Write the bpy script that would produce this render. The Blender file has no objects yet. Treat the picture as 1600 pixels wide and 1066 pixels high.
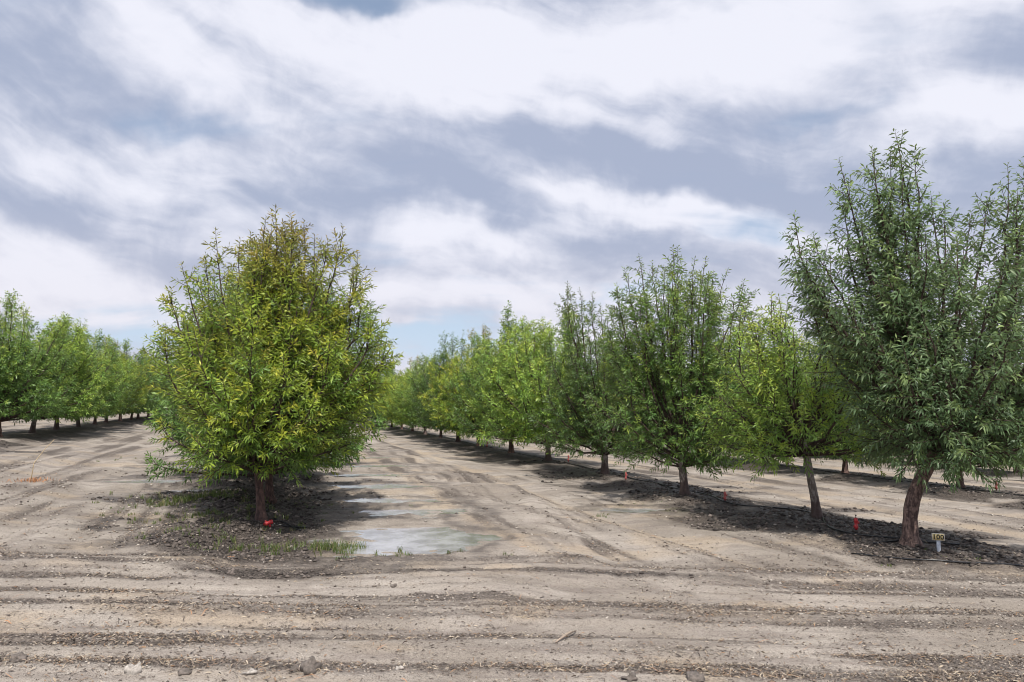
import bpy, math, random
import numpy as np

rad = math.radians
scene = bpy.context.scene
COL = scene.collection

# ------------------------------------------------------------------ camera
FPX = 1150.0                      # focal length in pixels of a 1600 px wide frame
PITCH = math.atan((641 - 533) / FPX)
CAM_Z = 1.6
cam_d = bpy.data.cameras.new("camera")
cam_d.sensor_width = 36.0
cam_d.lens = FPX / 1600 * 36
cam_d.clip_start = 0.1
cam_d.clip_end = 20000
cam = bpy.data.objects.new("camera", cam_d)
COL.objects.link(cam)
cam.location = (0, 0, CAM_Z)
cam.rotation_euler = (rad(90) + PITCH, 0, 0)
scene.camera = cam
scene.view_settings.view_transform = 'Standard'
scene.view_settings.look = 'None'
scene.view_settings.gamma = 1
scene.view_settings.exposure = 0.27
scene.view_settings.use_curve_mapping = False
scene.cycles.max_bounces = 7
scene.cycles.filter_width = 1.0
scene.cycles.transparent_max_bounces = 8

# ------------------------------------------------------------------ sun
SUN_AZ, SUN_EL = 170.0, 60.0      # clockwise from the view direction
sun_d = bpy.data.lights.new("sun", 'SUN')
sun_d.energy = 4.4
sun_d.angle = rad(1.2)
sun_d.color = (1.0, 0.955, 0.88)
sun = bpy.data.objects.new("sun", sun_d)
COL.objects.link(sun)
sun.rotation_euler = (rad(90 - SUN_EL), 0, rad(180 - SUN_AZ))
sun.location = (30, -10, 40)

# ------------------------------------------------------------------ node helpers
class NT:
    def __init__(s, tree):
        s.t = tree; s.n = tree.nodes; s.l = tree.links
    def node(s, kind, **kw):
        n = s.n.new(kind)
        for k, v in kw.items(): setattr(n, k, v)
        return n
    def put(s, sock, v):
        if isinstance(v, bpy.types.NodeSocket): s.l.new(v, sock)
        elif v is not None: sock.default_value = v
    def m(s, op, a, b=None, c=None, clamp=False):
        n = s.node('ShaderNodeMath', operation=op, use_clamp=clamp)
        s.put(n.inputs[0], a)
        if b is not None: s.put(n.inputs[1], b)
        if c is not None: s.put(n.inputs[2], c)
        return n.outputs[0]
    def mix(s, f, a, b, blend='MIX'):
        n = s.node('ShaderNodeMix', data_type='RGBA', blend_type=blend)
        s.put(n.inputs[0], f)
        s.put(n.inputs[6], a if isinstance(a, bpy.types.NodeSocket) else (*a, 1))
        s.put(n.inputs[7], b if isinstance(b, bpy.types.NodeSocket) else (*b, 1))
        return n.outputs[2]
    def noise(s, vec, scale, detail=4, rough=.55, dist=0.0, out=0):
        n = s.node('ShaderNodeTexNoise')
        if vec is not None: s.put(n.inputs['Vector'], vec)
        n.inputs['Scale'].default_value = scale
        n.inputs['Detail'].default_value = detail
        n.inputs['Roughness'].default_value = rough
        n.inputs['Distortion'].default_value = dist
        return n.outputs[out]
    def ramp(s, v, lo, hi, a=0.0, b=1.0):
        n = s.node('ShaderNodeMapRange', interpolation_type='SMOOTHSTEP')
        s.put(n.inputs[0], v)
        for i, x in enumerate((lo, hi, a, b)): n.inputs[i + 1].default_value = x
        return n.outputs[0]
    def mapping(s, vec, scale=(1, 1, 1), rot=(0, 0, 0), loc=(0, 0, 0)):
        n = s.node('ShaderNodeMapping')
        s.put(n.inputs[0], vec)
        n.inputs['Location'].default_value = loc
        n.inputs['Rotation'].default_value = rot
        n.inputs['Scale'].default_value = scale
        return n.outputs[0]

# ------------------------------------------------------------------ sky
world = bpy.data.worlds.new("World")
scene.world = world
world.use_nodes = True
T = NT(world.node_tree)
T.n.clear()
out = T.node('ShaderNodeOutputWorld')
bg = T.node('ShaderNodeBackground')
bg.inputs[1].default_value = 0.1
T.l.new(bg.outputs[0], out.inputs[0])
sky = T.node('ShaderNodeTexSky', sky_type='NISHITA')
sky.sun_disc = False
sky.sun_elevation = rad(SUN_EL)
sky.sun_rotation = rad(SUN_AZ)
sky.air_density = 1.0; sky.dust_density = 0.6; sky.ozone_density = 2.0
tc = T.node('ShaderNodeTexCoord')
sep = T.node('ShaderNodeSeparateXYZ')
T.l.new(tc.outputs['Generated'], sep.inputs[0])
dx, dy, dz = sep.outputs
AZ = T.m('MULTIPLY', T.m('ARCTAN2', dx, dy), 180 / math.pi)
EL = T.m('MULTIPLY', T.m('ARCSINE', dz), 180 / math.pi)
# clouds lie on a high flat layer: project the direction onto it
zz = T.m('ADD', T.m('MAXIMUM', dz, 0.0), 0.24)
cmb = T.node('ShaderNodeCombineXYZ')
T.put(cmb.inputs[0], T.m('DIVIDE', dx, zz)); T.put(cmb.inputs[1], T.m('DIVIDE', dy, zz))
P = cmb.outputs[0]
w1 = T.noise(tc.outputs['Generated'], 3.0, 4, .55, 0, 0)
w2 = T.noise(T.mapping(tc.outputs['Generated'], loc=(5, 3, 1)), 3.2, 4, .55, 0, 0)
w3 = T.noise(tc.outputs['Generated'], 11.0, 4, .6, 0, 0)
AZw = T.m('ADD', AZ, T.m('MULTIPLY', T.m('SUBTRACT', w1, .5), 22.0))
ELw = T.m('ADD', T.m('ADD', EL, T.m('MULTIPLY', T.m('SUBTRACT', w2, .5), 11.0)),
          T.m('MULTIPLY', T.m('SUBTRACT', w3, .5), 3.2))
def blobs(items):
    tot = None
    for (az, el, sa, se, rot, amp) in items:      # rot: degrees, positive = falls to the right
        c, s_ = math.cos(rad(rot)), math.sin(rad(rot))
        a = T.m('SUBTRACT', AZw, az); e = T.m('SUBTRACT', ELw, el)
        u = T.m('DIVIDE', T.m('SUBTRACT', T.m('MULTIPLY', a, c), T.m('MULTIPLY', e, s_)), sa)
        v = T.m('DIVIDE', T.m('ADD', T.m('MULTIPLY', a, s_), T.m('MULTIPLY', e, c)), se)
        q = T.m('ADD', T.m('MULTIPLY', u, u), T.m('MULTIPLY', v, v))
        g = T.m('MULTIPLY', T.m('EXPONENT', T.m('MULTIPLY', q, -.7)), amp)
        tot = g if tot is None else T.m('ADD', tot, g)
    return tot
BRIGHT = [(-2, 26, 15, 4.0, 0, .50), (22, 25.5, 13, 4.0, 0, .42), (-25, 18.5, 11, 3.0, 8, .38), (-33, 26, 9, 2.5, 5, .35),
          (-1, 13.2, 4.6, 1.4, 5, .85), (11, 14.6, 9, 1.0, 16, .7), (-31, 9.8, 9, 1.1, 14, .50),
          (-6, 9.4, 8, .8, 4, .35), (28, 18.0, 9, 2.2, 0, .30), (-33, 12.8, 9, .9, 8, .3),
          (3, 18.6, 13, 2.3, 9, -.62), (15, 16.6, 9, 1.5, 14, -.7), (-3, 15.6, 8, 1.3, 24, -.55),
          (-31, 22.0, 11, 1.8, 6, -.6), (-36, 24.5, 6, 1.8, 0, -.5), (-15, 16.6, 8, 1.4, 0, -.3),
          (6, 11.8, 13, 1.2, 0, -.50), (-32, 14.6, 11, 1.1, 5, -.4), (-22, 11.2, 8, 1.0, 6, -.35), (33, 21, 7, 1.6, 5, -.3),
          (33, 14, 10, 1.8, 6, -.3)]
HOLES = [(35, 29.8, 6, 1.1, 3, -1.1), (-11.5, 31.0, 7, 1.0, 0, -.9), (14.5, 28.9, 3, .7, 0, -.5), (-24, 21.8, 6, .9, 4, -.5),
         (19.0, 12.6, 3.6, 1.5, 6, -.55), (-7, 5.6, 8, 1.8, 0, -.9), (-27, 5.8, 9, 1.6, 0, -.55), (24.5, 20.5, 3.5, 1.0, 10, -.5),
         (31, 16.5, 5, 1.0, 10, -.35), (9, 9.2, 7, .7, 3, -.45), (-36, 27.5, 5, 1.2, 0, -.35)]
fb = blobs(BRIGHT)
fd = blobs(HOLES)
streak = T.noise(T.mapping(P, scale=(.6, 1.6, 1), rot=(0, 0, rad(-24))), 1.7, 5, .5, 0.5)
puff = T.noise(T.mapping(P, loc=(2.3, 1.1, 0), scale=(1.0, 1.3, 1)), 2.2, 6, .5, 0.3)
veil = T.noise(T.mapping(P, scale=(.5, 1.8, 1), rot=(0, 0, rad(-30)), loc=(4, 2, 0)), 4.0, 4, .5, .4)
cae = T.node('ShaderNodeCombineXYZ')
T.put(cae.inputs[0], T.m('ADD', AZ, T.m('MULTIPLY', T.m('SUBTRACT', w1, .5), 10.0)))
T.put(cae.inputs[1], T.m('ADD', EL, T.m('MULTIPLY', T.m('SUBTRACT', w2, .5), 9.0)))
band = T.noise(T.mapping(T.mapping(cae.outputs[0], rot=(0, 0, rad(13))), scale=(.030, .17, 1)), 1.0, 6, .52, .35)
wisp = T.noise(T.mapping(T.mapping(cae.outputs[0], rot=(0, 0, rad(20))), scale=(.06, .30, 1), loc=(3, 7, 0)), 1.0, 5, .5, .15)
mott = T.noise(tc.outputs['Generated'], 9.0, 8, .60, .4)
tone = T.m('ADD', T.m('ADD', T.m('MULTIPLY', T.m('SUBTRACT', streak, .5), .9), T.m('MULTIPLY', T.m('SUBTRACT', puff, .5), .8)),
           T.m('MULTIPLY', T.m('SUBTRACT', band, .5), 2.7))
tone = T.m('ADD', T.m('ADD', tone, T.m('MULTIPLY', T.m('SUBTRACT', wisp, .5), 1.5)), T.m('MULTIPLY', T.m('SUBTRACT', mott, .5), 1.5))
tone = T.m('ADD', T.m('ADD', tone, .50), fb)
dens = T.m('ADD', T.m('ADD', T.m('MULTIPLY', T.m('SUBTRACT', puff, .5), 1.4), T.m('MULTIPLY', T.m('SUBTRACT', veil, .5), .9)), T.m('ADD', fd, .90))
toneC = T.ramp(tone, -.15, 1.10)
grey = T.mix(toneC, (3.45, 3.9, 5.15), (7.5, 7.55, 8.3))
warm = T.mix(T.m('MULTIPLY', T.ramp(EL, 16.0, 4.0), .35), grey, (6.6, 6.1, 6.5))
cover = T.ramp(dens, 0.05, .78)
lowair = T.ramp(EL, 14.0, 1.0, 0.2, .85)
blue = T.mix(T.m('ADD', lowair, .10), sky.outputs[0], (5.0, 5.9, 7.3))
final = T.mix(T.m('MULTIPLY', cover, .95), blue, warm)
T.put(bg.inputs[0], final)

# ------------------------------------------------------------------ small numpy noise
def _hash(ix, iy, seed):
    h = (ix.astype(np.int64) * 374761393 + iy.astype(np.int64) * 668265263 + seed * 1442695041) & 0xffffffff
    h = ((h ^ (h >> 13)) * 1274126177) & 0xffffffff
    return ((h ^ (h >> 16)) & 0xffff) / 65535.0
def vnoise(x, y, seed=0):
    ix, iy = np.floor(x), np.floor(y)
    fx, fy = x - ix, y - iy
    fx = fx * fx * (3 - 2 * fx); fy = fy * fy * (3 - 2 * fy)
    a, b = _hash(ix, iy, seed), _hash(ix + 1, iy, seed)
    c, d = _hash(ix, iy + 1, seed), _hash(ix + 1, iy + 1, seed)
    return (a + (b - a) * fx) * (1 - fy) + (c + (d - c) * fx) * fy - .5
def fbm(x, y, octs=3, seed=0, g=.5):
    r = 0; a = 1
    for i in range(octs):
        r = r + a * vnoise(x * 2 ** i + 13.7 * i, y * 2 ** i - 7.3 * i, seed + i); a *= g
    return r
def sst(x, a, b):
    t = np.clip((x - a) / (b - a), 0, 1)
    return t * t * (3 - 2 * t)

# ------------------------------------------------------------------ the lie of the land
TH = rad(18.06)                              # tree rows run this far to the left of the view
CT, ST = math.cos(TH), math.sin(TH)
ROWS = {'L4': -34.7, 'L3': -26.1, 'L2': -17.5, 'L1': -8.9, 'C': -.12, 'R1': 8.5, 'R2': 17.1, 'R3': 25.7, 'R4': 34.3, 'R5': 42.9, 'R6': 51.5}
ROWP = np.array(sorted(list(ROWS.values()) + [-34.7 - 8.6 * i for i in range(1, 7)] + [51.5 + 8.6 * i for i in range(1, 10)]))
PUDDLES = [  # x, y, rx, ry, depth
    (-1.40, 10.0, 1.25, 1.75, 1.0), (-1.8, 12.3, 1.35, .75, .7), (-2.9, 15.9, 1.5, .75, .9), (-3.35, 18.6, 1.4, .6, .8), (-2.2, 13.7, 1.25, .5, .6),
    (-3.9, 21.3, 1.3, .7, .8), (-7.45, 15.3, 1.0, .45, .8), (-5.95, 14.2, .75, .36, .8), (-4.6, 24.6, 1.2, .7, .8), (-8.4, 18.6, 1.1, .5, .7),
    (-5.3, 28, 1.2, .7, .8), (2.05, 13.6, .8, .45, .5)]
def xy(p, s): return (p * CT - s * ST, p * ST + s * CT)
def base_level(X): return -.037 * 120 * np.tanh(X / 120) - .12
def fields(X, Y):
    """height, wet, churn, straw, algae for ground points"""
    X = np.asarray(X, float); Y = np.asarray(Y, float)
    D = np.hypot(X, Y)
    p = X * CT + Y * ST; s = -X * ST + Y * CT
    wob = fbm(p * .35, s * .25, 2, 5) * .5
    near = np.clip(12 / (D + 6), 0, 1)
    d = np.full(X.shape, 99.); 
    for r in ROWP: d = np.where(np.abs(p - r) < np.abs(d), p - r, d)
    q = Y - .07 * X + fbm(X * .3, Y * .5, 2, 9) * .12
    orchard = sst(q, 7.95, 9.2)
    dd = np.abs(d) + fbm(p * .9, s * .7, 3, 21) * .75
    berm = sst(dd, 1.75, .35) * orchard
    h = base_level(X) + .15 * berm
    # wheel tracks in the alleys
    a = np.abs(d) + wob * .5
    ruts = 0
    for c, w, k in ((3.0, .22, .040), (4.05, .2, .03), (3.5, .2, -.03), (2.5, .25, -.02)):
        ruts = ruts - k * np.exp(-((a - c) / w) ** 2)
    h = h + ruts * orchard
    # wheel bands along the headland
    n1 = fbm(X * .8, Y * 1.6, 3, 33)
    head = 1 - sst(q, 8.1, 9.2)
    band = lambda c, w: np.exp(-((q - c + n1 * .12) / w) ** 2)
    patch = sst(fbm(X * .55, Y * 1.1, 3, 41), -.25, .25)
    ch = (1.05 * band(5.10, .15) + .55 * band(5.55, .13) * patch + .75 * band(6.35, .20) + .65 * band(6.8, .18) * (.5 + .5 * patch)
          + 1.25 * band(7.98, .34) + .35 * band(5.95, .1) * patch + .6 * band(8.5, .28) * patch) * (1 - sst(q, 8.7, 9.5))
    ch = (ch + .4 * sst(fbm(X * .7, Y * .9, 4, 55), .16, .5) * head) * sst(q, 4.78, 4.95)
    h = h + head * (.022 * band(5.0, .2) + .02 * band(6.5, .3) + .055 * band(7.98, .30) - .02 * band(5.3, .16) - .016 * band(6.0, .2) - .03 * band(7.1, .28))
    # alley litter strips
    strip = .95 * np.exp(-((a - 3.55 + n1 * .3) / .30) ** 2) * sst(fbm(p * .3, s * .22, 2, 61), -.28, .1) + .30 * np.exp(-((a - 4.5) / .3) ** 2)
    strip = strip + .6 * sst(fbm(p * 1.0, s * .45, 4, 65), .10, .45)
    ch = ch + strip * orchard
    ch = np.maximum(ch, sst(dd, 2.2, 1.3) * orchard * (.55 + .5 * n1))
    # wet soil on the berms and beside them
    edge = fbm(p * 1.1, s * .8, 3, 71)
    wet = sst(np.abs(d) + edge * 1.5, 1.75, .55) * orchard * sst(fbm(p * .6 + 9, s * .75, 3, 75) + .25, -.15, .3)
    pool = .5 + .5 * np.cos(2 * math.pi * (s - 14.0 + .5 * edge) / 4.1)
    pool = np.where((s < 12.2) & (np.abs(p) < 4), .42 + .9 * edge, np.where(s < 12.8, np.maximum(pool, .6 + .4 * edge), pool))
    wet = wet * (.45 + .75 * pool)
    wet = np.maximum(wet * 1.1, (.42 + .6 * pool) * sst(np.abs(d) + edge * 1.7, 1.5, .45) * orchard)
    wet = wet + .55 * sst(vnoise(p * .45, s * 1.0, 81) + .4 * edge, .22, .42) * sst(np.abs(d), 3.6, 1.4) * orchard
    wet = wet + .5 * sst(fbm(X * .35, Y * 1.5, 3, 83), .02, .25) * sst(np.abs(d), 4.0, 1.6) * orchard
    wet = wet + .75 * np.exp(-((q - 7.86 + n1 * .25) / .15) ** 2) * sst(X, -4.5, -2.5) * (1 - sst(X, 1.5, 3.5)) * (.7 + n1)
    # brown moist skins in the tracks
    wet = wet + .30 * sst(fbm(p * .35, s * .5, 3, 87), .10, .4)
    straw = sst(fbm(X * .9, Y * 1.5, 3, 91), .05, .42) * .8
    straw = straw + .8 * np.exp(-((np.abs(d) - 3.2 + wob * .4) / .16) ** 2) * orchard * (p > 0)
    # clods
    rough = .010 + .035 * np.clip(ch, 0, 1) + .045 * berm
    fl = fbm(X * .22 + 3, q * 5.2, 4, 131, .62) * head + fbm(s * .16, p * 4.2, 4, 137, .6) * (1 - head)
    ch = ch * (.80 + 1.3 * fl) + .85 * sst(fl, .12, .42) * (.35 + .65 * head) * sst(q, 4.78, 4.98)
    h = h - fl * .022 * near ** .5
    h = h + (fbm(X * 7, Y * 7, 3, 101, .6) * .55 + fbm(X * 2.2, Y * 2.2, 2, 103) * .5) * rough * near ** .5
    # puddles: hollows with mud standing proud of the water here and there
    alg = np.exp(-(((X - 2.35) / .6) ** 2 + ((Y - 13.5) / .35) ** 2))
    for (px, py, rx, ry, k) in PUDDLES:
        e = np.hypot((X - px) / rx, (Y - py) / ry) + fbm(X * 1.4, Y * 1.4, 4, 111, .6) * .60
        lv = base_level(px)
        mk = 1 - sst(e, 1.45, 2.3)
        ih = lv - .040 + .048 * sst(e, .45, 1.05) + fbm(X * 2.2, Y * 7.5, 4, 117, .65) * .034
        h = h * (1 - mk) + ih * mk
        mk = 1 - sst(e, .95, 1.5)
        wet = wet * (1 - mk * .8) + .5 * mk * sst(e, .5, 1.0)
        ch = ch * (1 - mk * .8) + .15 * mk * k
    alg = alg * sst(fbm(X * 3, Y * 3, 3, 121), -.2, .2)
    return h, np.clip(wet, 0, 1), np.clip(ch, 0, 1), np.clip(straw, 0, 1), np.clip(alg, 0, 1)
def gz(x, y): return float(fields(np.array([x]), np.array([y]))[0][0])

def at(px, py, lift=0.0):
    """ground point seen at a pixel of the 1600 px photograph"""
    cx, cy = (px - 800) / FPX, (533 - py) / FPX
    d = np.array([cx, math.cos(PITCH) - cy * math.sin(PITCH), math.sin(PITCH) + cy * math.cos(PITCH)])
    k = np.geomspace(3.5, 90, 700)
    for _ in range(2):                              # march along the ray, then refine
        gap = CAM_Z + d[2] * k - fields(d[0] * k, d[1] * k)[0]
        n = int(np.argmax(gap < 0)) or len(k) - 1
        lo, hi = k[n - 1], k[n]
        t = lo + (hi - lo) * gap[n - 1] / (gap[n - 1] - gap[n] + 1e-12)
        k = np.linspace(lo, hi, 12)
    return (d[0] * t, d[1] * t, gz(d[0] * t, d[1] * t))

# ------------------------------------------------------------------ mesh helpers
def mesh_from(name, V, F, mat=None, smooth=True, colors=None):
    """V (n,3); F list of arrays of polygons with equal corner counts"""
    me = bpy.data.meshes.new(name)
    V = np.asarray(V, np.float32)
    Fs = [np.asarray(f, np.int32) for f in F if len(f)]
    me.vertices.add(len(V)); me.vertices.foreach_set('co', V.ravel())
    loops = np.concatenate([f.ravel() for f in Fs])
    tot = np.concatenate([np.full(len(f), f.shape[1], np.int32) for f in Fs])
    st = np.concatenate([[0], np.cumsum(tot)[:-1]]).astype(np.int32)
    me.loops.add(len(loops)); me.loops.foreach_set('vertex_index', loops)
    me.polygons.add(len(tot)); me.polygons.foreach_set('loop_start', st)
    me.update(calc_edges=True)
    if smooth: me.polygons.foreach_set('use_smooth', np.ones(len(tot), bool))
    if colors is not None:
        ca = me.color_attributes.new('tint', 'FLOAT_COLOR', 'POINT')
        c = np.ones((len(V), 4), np.float32); c[:, :colors.shape[1]] = colors
        ca.data.foreach_set('color', c.ravel())
    if mat: me.materials.append(mat)
    me.validate()
    return me
def put(name, me, parent=None, loc=(0, 0, 0), rotz=0.0, **props):
    o = bpy.data.objects.new(name, me)
    COL.objects.link(o)
    o.location = loc; o.rotation_euler = (0, 0, rotz)
    if parent: o.parent = parent
    for k, v in props.items(): o[k] = v
    return o
class MB:
    def __init__(s): s.v = []; s.q = []; s.t = []; s.n = 0
    def add(s, V, q=None, t=None):
        V = np.asarray(V, float).reshape(-1, 3)
        s.v.append(V)
        if q is not None and len(q): s.q.append(np.asarray(q) + s.n)
        if t is not None and len(t): s.t.append(np.asarray(t) + s.n)
        s.n += len(V)
    def tube(s, pts, rads, sides=6, caps=True, squash=None):
        pts = np.asarray(pts, float); n = len(pts)
        rads = np.broadcast_to(np.asarray(rads, float), (n,))
        tan = np.gradient(pts, axis=0); tan /= np.linalg.norm(tan, axis=1)[:, None] + 1e-9
        ref = np.array([0, 0, 1.]) if abs(tan[0, 2]) < .8 else np.array([1., 0, 0])
        u = np.cross(tan, ref); u /= np.linalg.norm(u, axis=1)[:, None] + 1e-9
        v = np.cross(tan, u)
        a = np.arange(sides) * 2 * math.pi / sides
        V = pts[:, None] + rads[:, None, None] * (u[:, None] * np.cos(a)[None, :, None] + v[:, None] * np.sin(a)[None, :, None])
        if squash is not None: V = V * 1.0 + squash(V, pts)
        i = np.arange(n - 1)[:, None] * sides; j = np.arange(sides)[None]; k = (j + 1) % sides
        q = np.stack([i + j, i + k, i + sides + k, i + sides + j], -1).reshape(-1, 4)
        V = V.reshape(-1, 3)
        t = []
        if caps:
            V = np.vstack([V, pts[0], pts[-1]]); c0 = n * sides; c1 = c0 + 1
            for jj in range(sides):
                kk = (jj + 1) % sides
                t.append((c0, kk, jj)); t.append((c1, (n - 1) * sides + jj, (n - 1) * sides + kk))
        s.add(V, q, t)
    def box(s, c, d, rz=0.0):
        x, y, z = np.array(d) / 2.
        V = np.array([(a * x, b * y, e * z) for a in (-1, 1) for b in (-1, 1) for e in (-1, 1)])
        R = np.array([[math.cos(rz), -math.sin(rz), 0], [math.sin(rz), math.cos(rz), 0], [0, 0, 1]])
        s.add(V @ R.T + np.array(c), [(0, 1, 3, 2), (4, 6, 7, 5), (0, 4, 5, 1), (2, 3, 7, 6), (0, 2, 6, 4), (1, 5, 7, 3)])
    def mesh(s, name, mat, smooth=True, colors=None):
        F = []
        if s.q: F.append(np.vstack(s.q))
        if s.t: F.append(np.vstack(s.t))
        return mesh_from(name, np.vstack(s.v), F, mat, smooth, colors)

# ------------------------------------------------------------------ materials
def material(name):
    m = bpy.data.materials.new(name); m.use_nodes = True
    t = NT(m.node_tree); t.n.clear()
    o = t.node('ShaderNodeOutputMaterial'); b = t.node('ShaderNodeBsdfPrincipled')
    t.l.new(b.outputs[0], o.inputs[0])
    return m, t, b, o
def simple(name, colr, rough=.6, var=.25, scale=30.0, metallic=0.0):
    m, t, b, o = material(name)
    c = t.node('ShaderNodeTexCoord')
    n = t.noise(c.outputs['Object'], scale, 4)
    lo = tuple(x * (1 - var) for x in colr); hi = tuple(min(1, x * (1 + var)) for x in colr)
    t.put(b.inputs['Base Color'], t.mix(t.ramp(n, .3, .7), lo, hi))
    b.inputs['Roughness'].default_value = rough
    b.inputs['Metallic'].default_value = metallic
    bp = t.node('ShaderNodeBump'); bp.inputs['Strength'].default_value = .3; bp.inputs['Distance'].default_value = .004
    t.put(bp.inputs['Height'], n); t.put(b.inputs['Normal'], bp.outputs[0])
    return m

def soil_material():
    m, t, b, o = material('sandy_soil')
    geo = t.node('ShaderNodeNewGeometry'); pos = geo.outputs['Position']
    at_ = t.node('ShaderNodeAttribute', attribute_name='tint')
    sp = t.node('ShaderNodeSeparateColor'); t.l.new(at_.outputs['Color'], sp.inputs[0])
    wet, churn, straw = sp.outputs
    alg = at_.outputs['Alpha']
    big = t.noise(pos, .55, 5, .6)
    lng = t.noise(t.mapping(pos, scale=(.6, 3.0, 1), rot=(0, 0, rad(-4))), 1.6, 6, .65, .3)
    mid = t.noise(pos, 5.0, 6, .65, .2)
    fine = t.noise(pos, 38.0, 6, .7, .4)
    grit = t.noise(pos, 120.0, 3, .7)
    vor = t.node('ShaderNodeTexVoronoi', feature='F1'); t.put(vor.inputs['Vector'], t.mapping(pos, scale=(1, 1, .4)))
    vor.inputs['Scale'].default_value = 46.0; vor.inputs['Randomness'].default_value = 1
    vor2 = t.node('ShaderNodeTexVoronoi', feature='F1'); t.put(vor2.inputs['Vector'], pos)
    vor2.inputs['Scale'].default_value = 17.0
    pale = t.mix(t.ramp(big, .35, .65), (.262, .226, .190), (.385, .342, .298))
    pale = t.mix(t.m('MULTIPLY', t.ramp(lng, .46, .66), .65), pale, (.185, .155, .137))
    pale = t.mix(t.m('MULTIPLY', t.ramp(mid, .55, .75), .5), pale, (.46, .42, .39))
    pale = t.mix(t.m('MULTIPLY', straw, .5), pale, (.44, .34, .23))
    # broken crust and crumbs
    brk = t.m('ADD', t.m('MULTIPLY', churn, .74), t.m('MULTIPLY', t.m('SUBTRACT', mid, .5), .9))
    brk = t.m('ADD', brk, t.m('MULTIPLY', t.m('SUBTRACT', fine, .5), 2.4))
    kb = t.ramp(brk, .12, .62)
    dark = t.mix(t.ramp(fine, .4, .62), (.075, .060, .052), (.235, .195, .168))
    colr = t.mix(t.m('MULTIPLY', kb, .85), pale, dark)
    # specks of pale grit and dark crumbs
    colr = t.mix(t.m('MULTIPLY', t.ramp(grit, .60, .70), .35), colr, (.60, .56, .52))
    colr = t.mix(t.m('MULTIPLY', t.ramp(grit, .48, .38), .7), colr, (.10, .08, .066))
    colr = t.mix(t.m('MULTIPLY', t.ramp(fine, .47, .38), .45), colr, (.095, .075, .06))
    wf = t.m('ADD', wet, t.m('MULTIPLY', t.m('SUBTRACT', fine, .5), .9))
    wf = t.m('ADD', wf, t.m('MULTIPLY', t.m('SUBTRACT', mid, .5), .6))
    kw = t.m('MULTIPLY', t.ramp(wf, .22, .72), 1.0)
    mud = t.mix(t.ramp(fine, .42, .66), (.034, .027, .023), (.15, .122, .105))
    mud = t.mix(t.m('MULTIPLY', t.ramp(grit, .60, .68), .25), mud, (.24, .21, .19))
    colr = t.mix(t.m('MULTIPLY', kw, .96), colr, mud)
    colr = t.mix(t.m('MULTIPLY', alg, .8), colr, (.10, .105, .03))
    t.put(b.inputs['Base Color'], colr)
    t.put(b.inputs['Roughness'], t.m('SUBTRACT', .93, t.m('MULTIPLY', kw, t.ramp(mid, .3, .7, .25, .55))))
    b.inputs['Specular IOR Level'].default_value = .35
    hgt = t.m('ADD', t.m('MULTIPLY', fine, t.m('ADD', t.m('MULTIPLY', churn, .8), .35)), t.m('MULTIPLY', grit, .18))
    hgt = t.m('SUBTRACT', hgt, t.m('MULTIPLY', vor.outputs['Distance'], t.m('ADD', t.m('MULTIPLY', churn, 1.3), .12)))
    hgt = t.m('SUBTRACT', hgt, t.m('MULTIPLY', vor2.outputs['Distance'], t.m('MULTIPLY', t.m('ADD', churn, wet), .8)))
    bp = t.node('ShaderNodeBump'); bp.inputs['Strength'].default_value = .9; bp.inputs['Distance'].default_value = .032
    t.put(bp.inputs['Height'], hgt); t.put(b.inputs['Normal'], bp.outputs[0])
    return m
M_soil = soil_material()

def leaf_material():
    m, t, b, o = material('leaf')
    a = t.node('ShaderNodeAttribute', attribute_name='tint')
    oi = t.node('ShaderNodeObjectInfo')
    hsv = t.node('ShaderNodeHueSaturation')
    hsv.inputs['Hue'].default_value = .5
    t.put(hsv.inputs['Value'], t.m('ADD', .88, t.m('MULTIPLY', oi.outputs['Random'], .24)))
    t.l.new(a.outputs['Color'], hsv.inputs['Color'])
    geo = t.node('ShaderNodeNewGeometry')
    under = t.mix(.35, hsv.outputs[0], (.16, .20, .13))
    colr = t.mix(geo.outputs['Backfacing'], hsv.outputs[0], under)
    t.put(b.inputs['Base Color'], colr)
    b.inputs['Roughness'].default_value = .42
    b.inputs['Specular IOR Level'].default_value = .45
    tr = t.node('ShaderNodeBsdfTranslucent')
    t.put(tr.inputs[0], t.mix(.5, colr, (.16, .22, .02)))
    mx = t.node('ShaderNodeMixShader'); mx.inputs[0].default_value = .40
    t.l.new(b.outputs[0], mx.inputs[1]); t.l.new(tr.outputs[0], mx.inputs[2]); t.l.new(mx.outputs[0], o.inputs[0])
    return m
M_leaf = leaf_material()

def bark_material(name, dark, light, foot=None):
    m, t, b, o = material(name)
    c = t.node('ShaderNodeTexCoord')
    v = t.noise(t.mapping(c.outputs['Object'], scale=(1, 1, .35)), 26, 6, .65, .6)
    w = t.noise(t.mapping(c.outputs['Object'], scale=(1, 1, 2.6)), 14, 4, .6, .4)
    colr = t.mix(t.ramp(v, .38, .64), dark, light)
    colr = t.mix(t.m('MULTIPLY', t.ramp(w, .56, .68), .55), colr, tuple(x * .35 for x in dark))
    if foot:
        s = t.node('ShaderNodeSeparateXYZ'); t.l.new(c.outputs['Object'], s.inputs[0])
        k = t.ramp(t.m('ADD', s.outputs[2], t.m('MULTIPLY', t.m('SUBTRACT', v, .5), .35)), .42, .20)
        colr = t.mix(t.m('MULTIPLY', k, .85), colr, foot)
    t.put(b.inputs['Base Color'], colr)
    b.inputs['Roughness'].default_value = .75
    bp = t.node('ShaderNodeBump'); bp.inputs['Strength'].default_value = .9; bp.inputs['Distance'].default_value = .02
    t.put(bp.inputs['Height'], t.m('ADD', v, t.m('MULTIPLY', w, .6))); t.put(b.inputs['Normal'], bp.outputs[0])
    return m
M_bark_red = bark_material('bark_reddish', (.05, .026, .022), (.15, .085, .068))
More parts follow.
